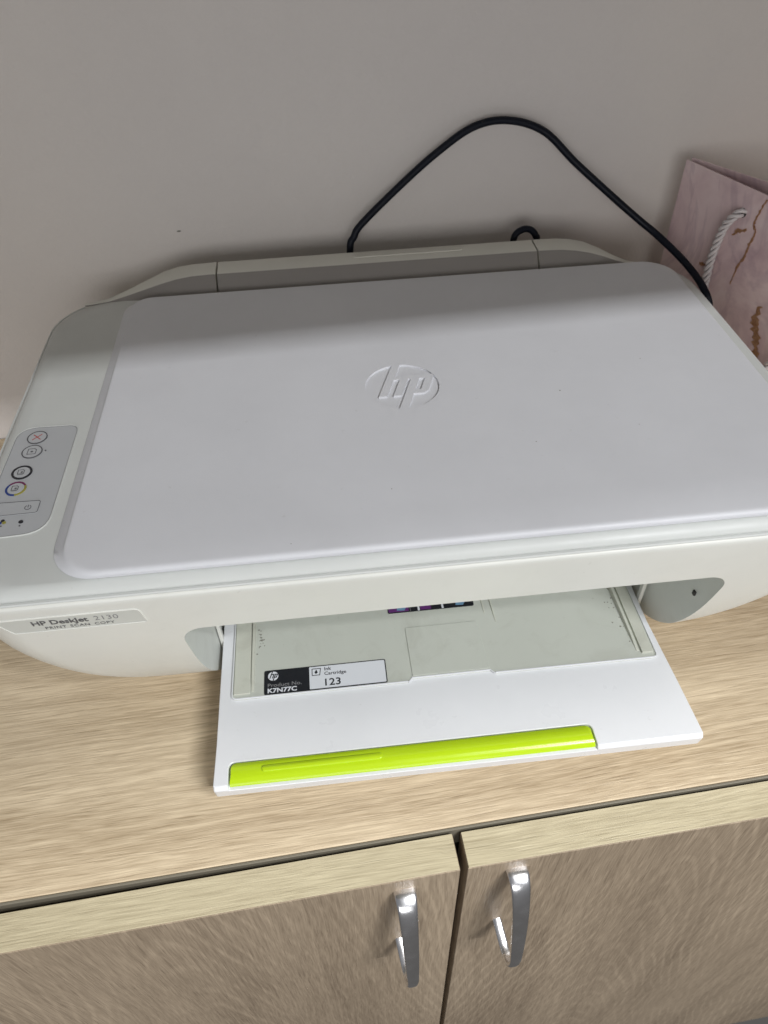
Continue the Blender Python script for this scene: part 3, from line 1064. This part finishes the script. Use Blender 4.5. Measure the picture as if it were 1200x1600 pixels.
def sheet(p00, p10, p11, p01, th, bulge=0.0, nx=12, nz=12):
    """thick sheet through four corners, bulged outwards"""
    b = bmesh.new()
    nn = (p10 - p00).cross(p01 - p00).normalized()
    G = [[], []]
    for s in (0, 1):
        for i in range(nx + 1):
            row = []
            for j in range(nz + 1):
                u, v = i / nx, j / nz
                p = p00 * (1 - u) * (1 - v) + p10 * u * (1 - v) + p11 * u * v + p01 * (1 - u) * v
                p = p + nn * (bulge * math.sin(math.pi * u) * math.sin(math.pi * v * 0.5) + th * s)
                row.append(b.verts.new(p))
            G[s].append(row)
    for s in (0, 1):
        for i in range(nx):
            for j in range(nz):
                b.faces.new((G[s][i][j], G[s][i + 1][j], G[s][i + 1][j + 1], G[s][i][j + 1]))
    edge = [(i, 0) for i in range(nx)] + [(nx, j) for j in range(nz)] + [(i, nz) for i in range(nx, 0, -1)] + [(0, j) for j in range(nz, 0, -1)]
    for q, (i, j) in enumerate(edge):
        i2, j2 = edge[(q + 1) % len(edge)]
        b.faces.new((G[0][i][j], G[0][i2][j2], G[1][i2][j2], G[1][i][j]))
    return b


Z = Vector((0, 0, 1))
dep = -nrm * 0.062
A0, A1 = A.copy(), A + d * W_
B0, B1 = A + dep, A + d * W_ + dep
f00, f10 = A0 + Z * 0.001, A1 + Z * 0.001
front = obj('front_panel', sheet(f00, f10, A1 + Z * H_, A0 + Z * H_, TH), M['bag'], bag, smooth=40)
dB = Vector((0.039, -0.032, 0)).normalized()
bt0 = A0 + Vector((0.004, 0.001, 0)) + Z * (H_ + 0.0008)
bt1 = bt0 + dB * 0.06 + d * (W_ - 0.06)
obj('back_panel', sheet(B0 + Z * 0.001, B1 + Z * 0.001, bt1, bt0, TH), M['bag'], bag, smooth=40)
gm0 = (A0 + B0) / 2
obj('gusset', sheet(A0 + Z * 0.001 + d * 0.0006, B0 + Z * 0.001 + d * 0.0006, bt0 - Z * 0.004 + d * 0.001, A0 + d * 0.0012 + Z * (H_ - 0.004), 0.0005), M['bag'], bag, smooth=40)
obj('gusset', sheet(A1 + Z * 0.001 - d * 0.0016, B1 + Z * 0.001 - d * 0.0016, bt1 - Z * 0.004 - d * 0.0016, A1 - d * 0.0016 + Z * (H_ - 0.004), 0.0005), M['bag'], bag, smooth=40)
obj('base', sheet(A0 + Z * 0.0012 - nrm * 0.002, A1 + Z * 0.0012 - nrm * 0.002, B1 + Z * 0.0012 + nrm * 0.002, B0 + Z * 0.0012 + nrm * 0.002, 0.0005), M['bag'], bag, smooth=40)


def onbag(s, z, off=0.0011):
    return A + d * s + Z * z + nrm * off


def vein(pts, w0):
    b = bmesh.new()
    P = catmull([Vector((s_, z_, 0)) for s_, z_ in pts], 7)
    L = len(P) - 1
    prev = None
    for i, p in enumerate(P):
        a, c = P[max(0, i - 1)], P[min(L, i + 1)]
        t = (c - a).normalized()
        n = Vector((-t.y, t.x, 0))
        w = w0 * (0.35 + 0.65 * math.sin(math.pi * min(1, i / L * 0.9 + 0.08))) * random.uniform(0.45, 1.35)
        jit = n * random.uniform(-0.4, 0.4) * w0
        q = [p + jit + n * w, p + jit - n * w]
        cur = [b.verts.new(onbag(v.x, v.y)) for v in q]
        if prev:
            b.faces.new((prev[0], prev[1], cur[1], cur[0]))
        prev = cur
    r = bmesh.ops.solidify(b, geom=b.faces[:], thickness=0.0001)
    return b


veins = [([(0.0735, 0.1865), (0.0712, 0.178), (0.0700, 0.1692), (0.0728, 0.1650), (0.0715, 0.156), (0.0712, 0.148), (0.0685, 0.140), (0.0678, 0.1345), (0.0672, 0.126)], 0.0010),
         ([(0.0660, 0.1640), (0.0600, 0.1610), (0.0560, 0.1565)], 0.0013),
         ([(0.0360, 0.1285), (0.0385, 0.1284), (0.0415, 0.1295)], 0.0014),
         ([(0.0960, 0.1230), (0.0965, 0.112), (0.1020, 0.100), (0.1060, 0.088), (0.1180, 0.078)], 0.0034),
         ([(0.0620, 0.1000), (0.0660, 0.0960), (0.0640, 0.0900)], 0.0014),
         ([(0.1050, 0.1700), (0.1120, 0.1500), (0.1240, 0.1350), (0.1300, 0.1100)], 0.002),
         ([(0.0140, 0.0700), (0.0300, 0.0600), (0.0420, 0.0300)], 0.002)]
for v, w in veins:
    obj('foil_vein', vein(v, w), M['foil'], bag, smooth=0)
# eyelet and rope
ey_p = onbag(0.0585, 0.1725, 0.0008)


def eyelet(s, z):
    c = onbag(s, z, 0.0007)
    b = disc(0, 0, 0.0030, 0, 0.0005, 18)
    rot = nrm.to_track_quat('Z', 'Y').to_matrix().to_4x4()
    return xf(b, Matrix.Translation(c) @ rot)


for s_ in (0.0585, 0.1165):
    obj('eyelet', eyelet(s_, 0.1725), M['hole'], bag)
path = catmull([onbag(0.0590, 0.1735, -0.002), onbag(0.0585, 0.1728, 0.003), onbag(0.0555, 0.1690, 0.0055), onbag(0.0515, 0.1600, 0.0058), onbag(0.0490, 0.1400, 0.0056), onbag(0.0500, 0.1200, 0.0055), onbag(0.0525, 0.1000, 0.0055),
                onbag(0.0600, 0.0780, 0.0055), onbag(0.0760, 0.0640, 0.0055), onbag(0.0990, 0.0640, 0.0055), onbag(0.1150, 0.0780, 0.0055), onbag(0.1225, 0.1000, 0.0055), onbag(0.1260, 0.1400, 0.0056),
                onbag(0.1235, 0.1600, 0.0058), onbag(0.1195, 0.1690, 0.0055), onbag(0.1165, 0.1728, 0.003), onbag(0.1160, 0.1735, -0.002)], 14)
fr_ = frames(path)
dist = [0.0]
for a, b in zip(path, path[1:]):
    dist.append(dist[-1] + (b - a).length)
rope = None
for k_ in range(3):
    st = []
    for (p, u, v), L in zip(fr_, dist):
        a = 2 * math.pi * (L / 0.0150 + k_ / 3)
        st.append(p + (u * math.cos(a) + v * math.sin(a)) * 0.0018)
    o = obj('rope_strand', tube(st, 0.00125, 8), M['rope'], rope if rope else bag, smooth=60)
    if rope is None:
        o.name = 'rope_handle'
        ORIGIN[o.name] = ORIGIN[bag.name]
        rope = o
